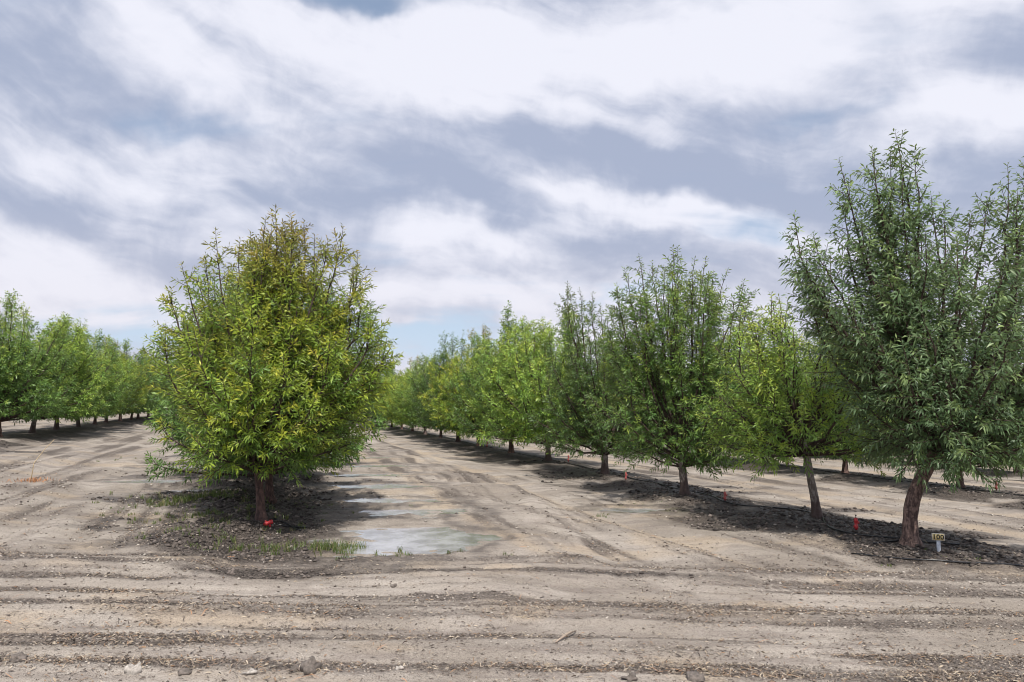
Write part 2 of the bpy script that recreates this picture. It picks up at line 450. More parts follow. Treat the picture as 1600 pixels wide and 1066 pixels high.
M_bark_lean = bark_material('bark_peeling', (.05, .028, .024), (.22, .145, .12))
M_bark_grey = bark_material('bark_grey', (.16, .13, .115), (.36, .32, .29), foot=(.07, .04, .035))
M_limb = bark_material('limb_bark', (.035, .022, .018), (.10, .065, .05))

# ------------------------------------------------------------------ ground
def build_ground():
    fr = np.radians(np.arange(-52, 52.001, .155))
    rest = np.radians(np.concatenate([np.arange(54, 306, 4.0)]))
    ang = np.concatenate([fr, rest])
    r = [.4]
    while r[-1] < 3.2: r.append(r[-1] * 1.08)
    while r[-1] < 34: r.append(r[-1] * 1.005)
    while r[-1] < 90: r.append(r[-1] * 1.012)
    while r[-1] < 9000: r.append(r[-1] * 1.06)
    r = np.array(r)
    R, A = np.meshgrid(r, ang, indexing='ij')
    X, Y = R * np.sin(A), R * np.cos(A)
    h, wet, ch, st, al = fields(X, Y)
    V = np.stack([X, Y, h], -1).reshape(-1, 3)
    nr, na = R.shape
    i = np.arange(nr - 1)[:, None] * na; j = np.arange(na)[None]; k = (j + 1) % na
    q = np.stack([i + j, i + na + j, i + na + k, i + k], -1).reshape(-1, 4)[:, ::-1]
    c = len(V); V = np.vstack([V, [0, 0, gz(0.01, 0.01)]])
    t = np.array([(c, (jj + 1) % na, jj) for jj in range(na)])[:, [0, 1, 2]]
    C = np.stack([wet, ch, st, al], -1).reshape(-1, 4); C = np.vstack([C, [0, 0, 0, 0]])
    me = mesh_from('ground', V, [q, t], M_soil, True, C)
    o = put('ground', me, kind='structure')
    o['label'] = 'sandy orchard ground with wheel tracks and raised wet soil under the trees'
    if me.polygons[0].normal.z < 0: me.flip_normals()
    return o
build_ground()

# standing water
m, t, b, o_ = material('muddy_water')
geo = t.node('ShaderNodeNewGeometry')
n = t.noise(geo.outputs['Position'], 3.0, 5, .6)
t.put(b.inputs['Base Color'], t.mix(t.ramp(n, .35, .65), (.16, .15, .145), (.33, .325, .33)))
b.inputs['Roughness'].default_value = .035; b.inputs['IOR'].default_value = 1.75
b.inputs['Specular IOR Level'].default_value = .9
n2 = t.noise(t.mapping(geo.outputs['Position'], scale=(1, 2.5, 1)), 14.0, 3, .5)
bp = t.node('ShaderNodeBump'); bp.inputs['Strength'].default_value = .16; bp.inputs['Distance'].default_value = .012
t.put(bp.inputs['Height'], n2); t.put(b.inputs['Normal'], bp.outputs[0])
M_water = m
for i, (px, py, rx, ry, k) in enumerate(PUDDLES):
    n = 72; a = np.arange(n) * 2 * math.pi / n
    ex, ey = np.cos(a), np.sin(a)
    rr = 1.25 + .06 * np.sin(3 * a + i) + .05 * np.sin(5 * a + 2 * i)
    ring = np.stack([rx * rr * ex, ry * rr * ey, np.zeros(n)], -1)
    V = np.vstack([ring, ring * .5, [[0, 0, 0]]])
    q = [(j, (j + 1) % n, n + (j + 1) % n, n + j) for j in range(n)]
    tr = [(n + j, n + (j + 1) % n, 2 * n) for j in range(n)]
    put('puddle', mesh_from('puddle', V, [q, tr], M_water), loc=(px, py, float(base_level(px)) - .018 - .004 * (1 - k)), kind='structure')

# ------------------------------------------------------------------ leaves
def unit(v): return v / (np.linalg.norm(v, axis=-1, keepdims=True) + 1e-9)
def leaf_mesh(name, org, dr, side, ln, wd, curl, colr, four=True):
    """pointed, folded, curling leaves joined in one mesh"""
    n = len(org)
    nrm = unit(np.cross(side, dr))
    L = ln[:, None]; W = wd[:, None]
    mid = org + dr * L * .45 - nrm * 0
    tip = org + dr * L * .94 + np.array([0, 0, -1.]) * (L * curl[:, None])
    lf = mid + side * W * .5 + nrm * W * .16
    rt = mid - side * W * .5 + nrm * W * .16
    if four:
        V = np.stack([org, lf, mid, rt, tip], 1).reshape(-1, 3)
        b_ = np.arange(n)[:, None] * 5
        F = np.concatenate([b_ + np.array(x)[None] for x in ((0, 2, 1), (1, 2, 4), (0, 3, 2), (2, 3, 4))], 0)
        C = np.repeat(colr, 5, 0)
    else:
        V = np.stack([org, lf, rt, tip], 1).reshape(-1, 3)
        b_ = np.arange(n)[:, None] * 4
        F = np.concatenate([b_ + np.array(x)[None] for x in ((0, 2, 1), (1, 2, 3))], 0)
        C = np.repeat(colr, 4, 0)
    return mesh_from(name, V, [F], M_leaf, False, C)

def bez(a, b, c, n):
    t = np.linspace(0, 1, n)[:, None]
    return (1 - t) ** 2 * a + 2 * t * (1 - t) * b + t ** 2 * c

PAL = {  # old, mid, young, tip colours
    'gold': ((.17, .31, .055), (.36, .47, .05), (.56, .53, .055), (.34, .22, .075)),
    'lime': ((.21, .38, .08), (.34, .49, .08), (.48, .54, .08), (.36, .43, .09)),
    'green': ((.11, .22, .06), (.18, .31, .065), (.33, .42, .06), (.26, .28, .09)),
    'sage': ((.11, .185, .085), (.165, .255, .12), (.31, .42, .15), (.12, .15, .08)),
    'dark': ((.07, .14, .045), (.125, .225, .055), (.24, .32, .055), (.18, .20, .08)),
}
def t_w(n): return np.linspace(0, 1, n)
def make_tree(seed, H, R, fork=.85, tips=(), n_lead=42, dens=13.0, leaf=(.085, .02), pal='green', trunk_pts=None, tr=.075,
              bark=None, droop=.12, low=.16, four=True, sep_limbs=False, prof=None, fill=.97, cen=None, pitch=.019, vase=False, young_from=.72, shoot=1.0, upright=.5, coarse=1.0):
    rg = np.random.default_rng(seed)
    if trunk_pts is None:
        k = rg.normal(0, .03, 2)
        trunk_pts = [(0, 0, -.12), (0, 0, 0), (k[0] * .4, k[1] * .4, fork * .35), (k[0], k[1], fork * .7), (k[0] * 1.2, k[1] * 1.2, fork)]
    tp = np.array(trunk_pts, float)
    # smooth the trunk
    tt = np.linspace(0, len(tp) - 1, 16)
    tpp = np.stack([np.interp(tt, np.arange(len(tp)), tp[:, i]) for i in range(3)], 1)
    tpp[1:-1] = (tpp[:-2] + 2 * tpp[1:-1] + tpp[2:]) / 4
    zf = np.clip((tpp[:, 2] - tpp[0, 2]) / max(.3, tpp[-1, 2] - tpp[0, 2]), 0, 1)
    radii = tr * (1.05 - .22 * zf) * (1 + .75 * np.exp(-np.clip(tpp[:, 2] + .02, 0, 9) / .09)) * (1 + rg.normal(0, .03, len(tpp)))
    top = tpp[-1]
    mb = MB(); mb.tube(tpp, radii, 12)
    leads = []
    for tpv in tips: leads.append((np.array(tpv[:3], float), tpv[3] if len(tpv) > 3 else 1.0))
    prof = prof or ((0, .65), (.15, .95), (.35, 1.0), (.55, 1.0), (.75, .88), (.9, .68), (1, .45))
    ph = np.array(prof)
    ga = rg.uniform(0, 6.28)
    for i in range(n_lead):
        hf = low + (1 - low) * ((i + rg.uniform(.0, 1)) / n_lead) ** .92 * fill
        rr = np.interp(hf, ph[:, 0], ph[:, 1]) * R * rg.uniform(.30, 1.04) ** .55
        az = ga + i * 2.39996 + rg.normal(0, .25)
        leads.append((np.array([rr * math.cos(az), rr * math.sin(az), H * hf]) + (np.array([top[0] * .6, top[1] * .6, 0]) if cen is None else np.array([cen, 0, 0])), rg.uniform(.8, 1.15)))
    limbs = []
    S_o, S_d, S_l, S_h, S_y = [], [], [], [], []
    nsc = 6
    for i, (tip, str_) in enumerate(leads):
        tip = tip.copy()
        hz = np.array([tip[0] - top[0], tip[1] - top[1], 0]); hr = np.linalg.norm(hz)
        z0 = top[2] - .25 + .42 * max(0, tip[2] - top[2] - .4) * rg.uniform(.0, 1.0)
        start = np.array([top[0], top[1], z0]) + hz * (.18 if z0 > top[2] + .1 else .0)
        rise = tip[2] - start[2]
        if rise > 0:
            ctrl = start + hz * rg.uniform(.5, .85) + np.array([0, 0, rise * rg.uniform(.28, .5)])
        else:
            ctrl = start + hz * .6 + np.array([0, 0, .25 + .1 * rg.uniform()])
        ctrl += rg.normal(0, .05, 3)
        L = np.linalg.norm(tip - start)
        n = max(6, int(L * 6))
        pts = bez(start, ctrl, tip, n)
        pts[1:-1] += rg.normal(0, .012, (n - 2, 3))
        wv = np.sin(t_w(n) * rg.uniform(4, 8) + rg.uniform(0, 6)) * t_w(n) * .07
        wa = rg.uniform(0, 6.28); pts[:, 0] += wv * math.cos(wa); pts[:, 1] += wv * math.sin(wa)
        r0 = min(tr * .5, .006 + .0085 * L)
        t_ = np.linspace(0, 1, n)
        lm = MB(); lm.tube(pts, r0 * (1 - t_) ** .8 + .0035, 5, caps=False)
        # side shoots
        ns = max(5, int(L * dens))
        u = (rg.uniform(0, 1, ns) ** .72) * .86 + .14
        u = np.sort(u); u[-2:] = (.97, 1.0)
        bp_ = np.stack([np.interp(u, t_, pts[:, c]) for c in range(3)], 1)
        tg = unit(np.stack([np.interp(u, t_, np.gradient(pts[:, c])) for c in range(3)], 1))
        a1 = np.arange(ns) * 2.4 + rg.uniform(0, 6)
        rf = np.where(np.abs(tg[:, 2:3]) < .9, np.array([[0, 0, 1.]]), np.array([[1., 0, 0]]))
        e1 = unit(np.cross(tg, rf)); e2 = np.cross(tg, e1)
        rd = e1 * np.cos(a1)[:, None] + e2 * np.sin(a1)[:, None]
        sp_ = rg.uniform(.5, 1.25, ns)[:, None]
        outw = bp_ - np.array([top[0], top[1], 0]); outw[:, 2] = 0; outw = unit(outw)
        d_ = unit(tg * .55 + rd * sp_ * 1.15 + outw * .45 + np.array([0, 0, upright * .6]))
        d_[-2:] = unit(tg[-2:] + rg.normal(0, .05, (2, 3)) + np.array([0, 0, .3]))
        sl = (.22 + .42 * (1 - u) ** .6 * np.clip(u * 2.8, 0, 1)) * rg.uniform(.6, 1.25, ns) * shoot * str_
        sl[-2:] = (.16, .2)
        # low outer shoots hang
        lowf = np.clip(1 - bp_[:, 2] / (H * .38), 0, 1)[:, None]
        d_ = unit(d_ - np.array([0, 0, 1.]) * lowf * .55)
        # keep clear of the ground and trunk foot
        keep = (bp_[:, 2] + d_[:, 2] * sl > H * low * .55)
        for b0, dd0, l0, kk in zip(bp_, d_, sl, keep):
            if kk and (sep_limbs or l0 > .3):
                mid = b0 + dd0 * l0 * .55
                lm.tube(np.array([b0, mid, b0 + dd0 * l0 * .95 + np.array([0, 0, .03 * l0])]), np.array([.006, .0045, .002]) * coarse, 3, caps=False)
        S_o.append(bp_[keep]); S_d.append(d_[keep]); S_l.append(sl[keep]); S_h.append(u[keep])
        S_y.append(np.full(keep.sum(), tip[2] / H))
        limbs.append(lm)
    O = np.vstack(S_o); D = np.vstack(S_d); Ls = np.concatenate(S_l); U = np.concatenate(S_h)
    # leaves along each shoot
    cnt = np.maximum(7, (Ls / (pitch * coarse)).astype(int))
    idx = np.repeat(np.arange(len(O)), cnt)
    off = np.concatenate([[0], np.cumsum(cnt)[:-1]])
    kk = np.arange(len(idx)) - off[idx]
    t = (kk + .5) / cnt[idx]
    t = .12 + .88 * t
    o = O[idx] + D[idx] * (Ls[idx] * t)[:, None] + rg.normal(0, .006, (len(idx), 3))
    d = D[idx]
    rf = np.where(np.abs(d[:, 2:3]) < .9, np.array([[0, 0, 1.]]), np.array([[1., 0, 0]]))
    e1 = unit(np.cross(d, rf)); e2 = np.cross(d, e1)
    az = kk * 2.4 + rg.uniform(0, .8, len(idx))
    rdl = e1 * np.cos(az)[:, None] + e2 * np.sin(az)[:, None]
    al = np.radians(74 - 34 * t + rg.normal(0, 9, len(idx)))[:, None]
    ld = unit(d * np.cos(al) + rdl * np.sin(al) + np.array([0, 0, -1.]) * droop * rg.uniform(.2, 1.8, (len(idx), 1)))
    sd = unit(np.cross(ld, np.cross(rdl, ld) + 0.0)); sd = unit(np.cross(ld, rdl) + rg.normal(0, .35, ld.shape))
    sd = unit(sd - ld * np.sum(sd * ld, 1, keepdims=True))
    ln = leaf[0] * rg.uniform(.65, 1.2, len(idx)) * (1 - .35 * np.clip((t - .75) * 4, 0, 1)) * coarse ** .8
    wd = ln * (leaf[1] / leaf[0]) * rg.uniform(.85, 1.2, len(idx))
    curl = droop * rg.uniform(.1, 1.3, len(idx)) + .03
    # colour follows the age of the leaf and the vigour of its shoot
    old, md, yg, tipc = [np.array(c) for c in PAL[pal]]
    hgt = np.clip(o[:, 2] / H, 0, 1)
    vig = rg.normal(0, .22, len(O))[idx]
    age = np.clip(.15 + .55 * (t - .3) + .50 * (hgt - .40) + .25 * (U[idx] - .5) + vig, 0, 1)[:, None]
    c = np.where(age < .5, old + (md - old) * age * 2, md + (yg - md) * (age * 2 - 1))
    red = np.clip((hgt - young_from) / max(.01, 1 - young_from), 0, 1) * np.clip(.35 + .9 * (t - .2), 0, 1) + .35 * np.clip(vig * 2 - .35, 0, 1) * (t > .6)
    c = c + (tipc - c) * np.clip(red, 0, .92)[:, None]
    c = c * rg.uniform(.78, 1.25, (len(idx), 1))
    # keep leaves off the ground
    ok = o[:, 2] > .25
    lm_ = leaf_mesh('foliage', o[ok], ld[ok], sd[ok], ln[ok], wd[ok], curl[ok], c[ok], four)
    res = {'trunk': mb.mesh('trunk', bark or M_bark_grey), 'foliage': lm_, 'n': int(ok.sum())}
    if sep_limbs:
        k = 14
        main = sorted(range(len(limbs)), key=lambda i: -limbs[i].n)
        res['limbs'] = [limbs[i].mesh('limb', M_limb) for i in main[:k]]
        rest = MB()
        for i in main[k:]:
            for a_, b_ in ((limbs[i].v, 'v'),): pass
            base = 0
            V = np.vstack(limbs[i].v)
            rest.add(V, np.vstack(limbs[i].q))
        if rest.n: res['twigs'] = rest.mesh('twigs', M_limb)
    else:
        rest = MB()
        for l in limbs: rest.add(np.vstack(l.v), np.vstack(l.q))
        res['branches'] = rest.mesh('branches', M_limb)
    return res

def plant(res, x, y, label, group, rotz=0.0, scl=1.0, sink=.0):
    root = bpy.data.objects.new('almond_tree', None); COL.objects.link(root)
    root.empty_display_size = .3
    root.location = (x, y, gz(x, y) - sink); root.rotation_euler = (0, 0, rotz); root.scale = (scl,) * 3
    root['label'] = label; root['category'] = 'tree'; root['group'] = group
    put('trunk', res['trunk'], root)
    if 'limbs' in res:
        for l in res['limbs']: put('limb', l, root)
        if 'twigs' in res: put('twigs', res['twigs'], root, kind='stuff')
    else:
        put('branches', res['branches'], root, kind='stuff')
    put('foliage', res['foliage'], root, kind='stuff')
    return root
def copy_tree(root, x, y, label, group, rotz, scl):
    r = root.copy(); COL.objects.link(r)
    r.location = (x, y, gz(x, y)); r.rotation_euler = (random.gauss(0, .02), random.gauss(0, .02), rotz); r.scale = (scl,) * 3
    r['label'] = label; r['group'] = group
    for ch in root.children:
        c = ch.copy(); COL.objects.link(c); c.parent = r
    return r

G_C, G_L, G_R = 'almond trees of the centre row', 'almond trees of the left row', 'almond trees of the right row'
# the lone-looking tree at the head of the centre row.  x,z tips in metres about the trunk foot
x0, y0, z0 = at(408, 811)
mpp = y0 / FPX
def tipsfrom(px0, base, mp, items, rg):
    out_ = []
    for it in items:
        px, py = it[0], it[1]
        dep = it[2] if len(it) > 2 else rg.uniform(-.4, .4)
        out_.append(((px - px0) * mp * .96, dep, (base - py) * mp - .10, it[3] if len(it) > 3 else 1.0))
    return out_
rg = np.random.default_rng(4)
tips = tipsfrom(408, 811, mpp, [(412, 332, 0), (440, 338, 0.1), (388, 345, .1),  (380, 376, -.1), (462, 352, .15), (425, 350, .2), (452, 362, -.2), (415, 372, -.3), (408, 366, .35), (398, 368, .3), (435, 360, -.2), (447, 380, .2), (400, 390, -.3), (410, 385, -.2), (425, 400, .2), (400, 410, .35),
    (325, 372, -.1), (350, 375, .3), (485, 375, .1), (530, 365, -.1), (545, 400, .3), (505, 390, -.3), (300, 410, .1), (282, 425, -.2), (552, 430, .0), (465, 400, -.4),
    (256, 462, 0), (262, 500, .3), (247, 520, -.2), (560, 460, 0), (585, 505, -.3), (600, 540, .1), (612, 550, -.1), (580, 520, .5), (590, 590, -.1), (250, 545, .3), (570, 480, .3)], rg)
tC1 = make_tree(11, 4.2, 1.45, .85, tips, 50, 14, (.108, .021), 'gold', fill=.63, cen=.12, pitch=.0155, trunk_pts=[(0, 0, -.15), (0, 0, 0), (-.02, 0, .3), (-.06, .0, .6), (-.07, 0, .9)], tr=.06,
                bark=M_bark_red, low=.24, sep_limbs=True, young_from=.73, prof=((0, .6), (.15, .9), (.3, 1.0), (.55, .96), (.75, .70), (.9, .42), (1, .2)))
plant(tC1, x0, y0, 'bushy yellow-green almond tree with brownish top shoots, at the head of the centre row', G_C)

# leaning grey-green tree at the right edge
x1, y1, z1 = at(1423, 850)
mp1 = y1 / FPX
tips = tipsfrom(1423, 850, mp1, [(1438, 205, 0), (1418, 235, .1), (1450, 240, -.1), (1398, 232, .2), (1380, 245, -.2), (1335, 255, 0), (1355, 300, .3), (1420, 290, -.3), (1405, 330, .1), (1440, 330, .3), (1360, 350, -.2), (1400, 400, .3), (1430, 380, -.5), (1380, 440, -.4),
    (1262, 340, .1), (1270, 365, .3), (1290, 380, -.2), (1265, 400, .0), (1310, 400, .4), (1445, 315, .5), (1480, 318, -.2), (1525, 320, .2), (1500, 335, .5), (1560, 330, .2),
    (1625, 258, .1), (1610, 290, .4), (1645, 240, 0), (1640, 300, .2), (1600, 320, -.4), (1320, 480, -.4), (1285, 450, .2), (1380, 560, -.8), (1480, 400, -.6), (1540, 420, -.7), (1660, 380, .3), (1360, 640, .2), (1700, 470, 0), (1390, 720, -.4), (1480, 640, -1.3), (1560, 600, -1.2), (1420, 640, -1.0)], rg)
tR1 = make_tree(23, 5.6, 1.6, 1.1, tips, 42, 12.5, (.112, .026), 'sage', fill=.60, cen=.95, pitch=.018,
                trunk_pts=[(0, 0, -.15), (0, 0, 0), (.0, 0, .25), (.03, .0, .5), (.12, .02, .72), (.27, .03, .95), (.40, .04, 1.15), (.48, .05, 1.4)], tr=.092,
                bark=M_bark_lean, low=.17, sep_limbs=True, young_from=.85, droop=.24, upright=.35, shoot=1.0)
plant(tR1, x1, y1, 'tall grey-green almond tree on a bent leaning trunk beside the number sign', G_R)

# airy lime-green tree next to it
x2, y2, z2 = at(1277, 808)
mp2 = y2 / FPX
tips = tipsfrom(1277, 808, mp2, [(1215, 470, 0), (1180, 478, .3), (1150, 500, -.2), (1250, 475, .2), (1290, 490, -.1), (1320, 510, .2), (1130, 540, .1), (1115, 600, -.1), (1110, 650, .2), (1120, 690, .2), (1210, 500, -.5),
    (1170, 560, -.6), (1340, 560, 0), (1370, 620, .2), (1160, 700, -.3)], rg)
tR2 = make_tree(31,  3.6, 1.6, .95, tips, 38, 12, (.112, .023), 'lime', four=False,
                trunk_pts=[(0, 0, -.15), (0, 0, 0), (-.03, 0, .3), (-.09, .0, .65), (-.13, 0, .95), (-.2, 0, 1.25)], tr=.066, bark=M_bark_grey,
                low=.24, sep_limbs=True, young_from=1.0, droop=.16)
plant(tR2, x2, y2, 'short open lime-green almond tree with bare inner branches showing, beside a red sprinkler', G_R)

x3, y3, z3 = at(1070, 773)
mp3 = y3 / FPX
tips = tipsfrom(1070, 773, mp3, [(1005, 405, 0), (1030, 412, .2), (1060, 395, -.1), (1065, 388, .2), (985, 425, .1), (1095, 410, 0), (1120, 405, .3), (965, 460, 0), (1145, 425, .1), (1160, 450, -.3),
    (1040, 430, -.3), (1085, 430, .4), (1000, 470, -.5), (1110, 460, -.5), (955, 520, .1)], rg)
tR3 = make_tree(41,  5.05, 1.95, .8, tips, 54, 13, (.112, .024), 'green', fill=.85, pitch=.017, four=False, tr=.085, bark=M_bark_grey, low=.15, sep_limbs=True, young_from=.9,
                prof=((0, .6), (.15, .85), (.3, 1.0), (.55, .95), (.75, .80), (.9, .55), (1, .3)))
plant(tR3, x3, y3, 'dense many-topped green almond tree on a straight pale grey trunk', G_R)

x4, y4, z4 = at(945, 741)
tips = tipsfrom(945, 741, y4 / FPX, [(885, 447, 0), (895, 452, .2), (930, 465, -.1), (905, 460, -.3), (945, 480, .2), (880, 480, .1)], rg)
tR4 = make_tree(53,  4.6, 1.9, .75, tips, 52, 12, (.112, .025), 'dark', fill=.85, pitch=.017, four=False, tr=.09, bark=M_bark_grey, low=.16, sep_limbs=True, young_from=.9)
plant(tR4, x4, y4, 'dark green almond tree with one tall tuft standing out on its left shoulder', G_R)

# four ordinary trees shared by the rest of the orchard, in a near and a far build
GEN = []
for i, (sd, H, R, pal, nl) in enumerate(((61, 4.9, 2.3, 'green', 50), (62, 4.5, 2.35, 'lime', 48), (63, 5.0, 2.25, 'dark', 50), (64, 4.4, 2.35, 'green', 48), (65, 4.7, 2.3, 'gold', 48))):
    r_ = np.random.default_rng(sd)
    tp_ = []
    for _ in range(11):
        ra, aa = R * .62 * math.sqrt(r_.uniform(0, 1)), r_.uniform(0, 6.28)
        tp_.append((ra * math.cos(aa), ra * math.sin(aa), H * (1.0 - .10 * ra + r_.normal(0, .05)), 1))
    yf = 1.0 if pal != 'gold' else .8
    GEN.append((make_tree(sd, H, R, .75, tp_, nl, 14, (.125, .029), pal, tr=.085, low=.16, four=False, young_from=yf, bark=M_bark_grey if i % 2 else M_bark_red, coarse=1.15, fill=.80),
                make_tree(sd, H, R, .75, tp_, nl, 10.5, (.125, .034), pal, tr=.085, low=.16, four=False, young_from=yf, bark=M_bark_red, coarse=1.9, fill=.80), H))

random.seed(7)
ORD = ['', 'first', 'second', 'third', 'fourth', 'fifth', 'sixth', 'seventh', 'eighth', 'ninth', 'tenth', 'eleventh', 'twelfth', 'thirteenth', 'fourteenth',
       'fifteenth', 'sixteenth', 'seventeenth', 'eighteenth', 'nineteenth', 'twentieth', 'twenty-first', 'twenty-second', 'twenty-third']
ROOTS = {}
def orchard_tree(row, x, y, label, group, var=None, s=None):
    far = 0 if y < 48 else 1
    v = random.randrange(5) if var is None else var
    if var is None and v == 4 and random.random() < .5: v = 0
    sc = random.uniform(.86, 1.08) if s is None else s
    key = (v, far)
    if key in ROOTS: return copy_tree(ROOTS[key], x, y, label, group, random.uniform(0, 6.28), sc)
    r = plant(GEN[v][far], x, y, label, group, random.uniform(0, 6.28), sc); ROOTS[key] = r
    return r
TREE_SPOTS = []
def row_trees(row, ys, name, group, start_no, far_from=60, reach=110):
    """trees along a row; ys: distance ahead of the camera of each tree"""
    P_ = ROWS[row]
    for i, y in enumerate(ys):
        s = (y - P_ * ST) / CT
        x, yy = xy(P_ + random.gauss(0, .06), s)
        no = start_no + i
        if yy < far_from and no < len(ORD): lab = '%s almond tree from the near end of %s' % (ORD[no], name)
        else: lab = 'small distant almond tree merging with its neighbours far down %s' % name
        var = s_ = None
        if row == 'L1' and i < 4: var, s_ = [(0, 1.04), (1, 1.08), (3, 1.10), (1, 1.02)][i]
        if row == 'R1': var, s_ = {5: (1, 1.08), 6: (0, 1.06), 7: (4, 1.0), 8: (2, 1.03)}.get(no, (None, None))
        orchard_tree(row, x, yy, lab, group, var, s_)
        TREE_SPOTS.append((row, no, x, yy))
# right row: trunks measured in the photograph, then regular
row_trees('R1', [23.8, 27.6, 31.6, 35.2, 39.1] + [39.1 + 3.85 * i for i in range(1, 20)], 'the right row', G_R, 5)
cc = at(421, 781); orchard_tree('C', cc[0], cc[1], 'almond tree hidden close behind the bushy yellow-green one, only its pale trunk foot showing', G_C, 0, .86)
row_trees('C', [16.1, 20.0, 23.9, 27.8, 31.7, 35.6, 39.5, 43.4, 47.3], 'the centre row', G_C, 3)
row_trees('L1', [25.6, 29.1, 32.4, 35.8, 39.5, 43, 46.2, 49.4, 52.6, 55.8, 59.1, 62.5] + [62.5 + 3.6 * i for i in range(1, 13)], 'the left row', G_L, 1, far_from=58)
row_trees('R2', [19.4 + 3.9 * i for i in range(22)], 'the second row on the right', 'almond trees of the second row on the right', 1, far_from=52)
row_trees('R3', [27.0 + 3.9 * i for i in range(19)], 'the third row on the right', 'almond trees of the third row on the right', 1, far_from=50)
row_trees('R4', [35.5 + 3.9 * i for i in range(16)], 'the fourth row on the right', 'almond trees of the fourth row on the right', 1, far_from=0)
row_trees('R5', [44 + 3.9 * i for i in range(13)], 'the fifth row on the right', 'almond trees of the fifth row on the right', 1, far_from=0)
row_trees('L2', [47 + 3.9 * i for i in range(16)], 'the second row on the left', 'almond trees of the second row on the left', 1, far_from=0)

# the rest of the orchard: one far mass of crowns on trunks
def far_mass():
    rg = np.random.default_rng(77)
    cx, cy, hh = [], [], []
    for p_ in ROWP:
        lo = 104 if -10 < p_ < 45 else (60 if p_ > 45 else 74)
        s = lo + rg.uniform(0, 4)
        while s < 190:
            x, y = p_ * CT - s * ST, p_ * ST + s * CT
            if y > 40 and abs(x / y) < 1.0: cx.append(x); cy.append(y); hh.append(rg.uniform(4.1, 5.0))
            s += 5.0
    cx, cy, hh = map(np.array, (cx, cy, hh))
    n = len(cx); k = 190
    idx = np.repeat(np.arange(n), k)
    u = rg.uniform(.12, 1, n * k); az = rg.uniform(0, 6.28, n * k)
    rr = np.interp(u, [.1, .3, .6, .85, 1], [1.2, 2.0, 1.8, .9, .25]) * rg.uniform(.5, 1.05, n * k)
    z = u * hh[idx]
    o = np.stack([cx[idx] + rr * np.cos(az), cy[idx] + rr * np.sin(az), z + base_level(cx[idx])], 1)
    d = unit(rg.normal(0, 1, (n * k, 3)) + np.array([0, 0, .6])); sd = unit(np.cross(d, rg.normal(0, 1, (n * k, 3))))
    ln = rg.uniform(.3, .6, n * k)
    c = np.array([.06, .10, .03]) + rg.uniform(0, 1, (n * k, 1)) * np.array([.06, .07, .01])
    me = leaf_mesh('far_orchard', o, d, sd, ln, ln * .42, np.full(n * k, .1), c, False)
    ob = put('far_orchard', me, kind='stuff')
    ob['label'] = 'distant rows of orchard trees reading as one low green mass'; ob['category'] = 'orchard'
far_mass()

# ------------------------------------------------------------------ things on the ground
M_hose = simple('black_hose', (.018, .018, .020), .28, .3, 60)
M_red = simple('red_plastic', (.50, .035, .04), .4, .25, 40)
M_pink = simple('faded_red_plastic', (.50, .12, .11), .55, .3, 40)
M_rust = simple('dark_red_plastic', (.16, .030, .025), .6, .3, 40)
M_wood = simple('grey_wood', (.30, .22, .17), .85, .3, 25)
M_black = simple('black_plastic', (.02, .02, .022), .45, .2, 40)
M_post = simple('pale_pipe', (.46, .50, .56), .5, .12, 30)
M_plate = simple('yellow_plate', (.72, .58, .27), .55, .10, 25)
M_plate_rim = simple('plate_rim', (.74, .70, .62), .6, .08, 25)
M_ink = simple('black_paint', (.012, .012, .012), .6, .1, 30)
M_stone = simple('pale_clod', (.34, .31, .28), .95, .3, 45)
M_clod = simple('dark_clod', (.13, .11, .097), .95, .35, 45)
M_straw = simple('dry_straw', (.50, .38, .22), .8, .3, 45)
M_stick = simple('weathered_stick', (.30, .24, .19), .9, .3, 45)

def hose(name, pix, label, group=None, r=.011, extra=None, seed=0, snake=.03):
    P0 = [at(*p)[:2] for p in pix]
    if extra: P0 = [tuple(e) for e in extra] + P0 if pix else list(extra)
    P0 = np.array(P0)
    seg = np.concatenate([[0], np.cumsum(np.linalg.norm(np.diff(P0, axis=0), axis=1))])
    n = max(8, int(seg[-1] / .12))
    s = np.linspace(0, seg[-1], n)
    X = np.interp(s, seg, P0[:, 0]); Y = np.interp(s, seg, P0[:, 1])
    for _ in range(3):
        X[1:-1] = (X[:-2] + 2 * X[1:-1] + X[2:]) / 4; Y[1:-1] = (Y[:-2] + 2 * Y[1:-1] + Y[2:]) / 4
    rg = np.random.default_rng(seed)
    X = X + vnoise(s * .7, s * 0 + seed, 5) * snake * 2
    Z = fields(X, Y)[0]
    Zs = Z.copy()
    for _ in range(6): Zs[1:-1] = np.maximum((Zs[:-2] + 2 * Zs[1:-1] + Zs[2:]) / 4, Z[1:-1] - .004)
    mb = MB(); mb.tube(np.stack([X, Y, Zs + r * 1.0], 1), r, 8)
    o = put(name, mb.mesh(name, M_hose))
    o['label'] = label; o['category'] = 'hose'
    if group: o['group'] = group
    return o
GH = 'black drip irrigation hoses on the soil'
hose('drip_hose', [(1280, 803), (1290, 822), (1310, 832), (1345, 838), (1420, 845), (1470, 848)], 'black hose curving from the lime-green tree to the leaning tree', GH, .013, seed=1)
hose('drip_hose', [(1365, 850), (1400, 847), (1450, 849), (1500, 852)], 'short black hose crossing the foot of the leaning tree', GH, .011, seed=2)
hose('drip_hose', [(1330, 866), (1380, 872), (1450, 878), (1560, 882), (1598, 886), (1680, 900)], 'muddy hose along the near edge of the right row', GH, .010, seed=3)
hose('drip_hose', [(955, 741), (1000, 751), (1058, 764), (1105, 773), (1132, 785), (1190, 792), (1245, 797), (1272, 803)], 'black hose between the straight grey trunk and the lime-green tree', GH, .012, seed=4)
far_pts = [xy(ROWS['R1'] + .18, (y - 8.5 * ST) / CT) for y in (20.5, 25, 30, 35, 40, 50, 60)]
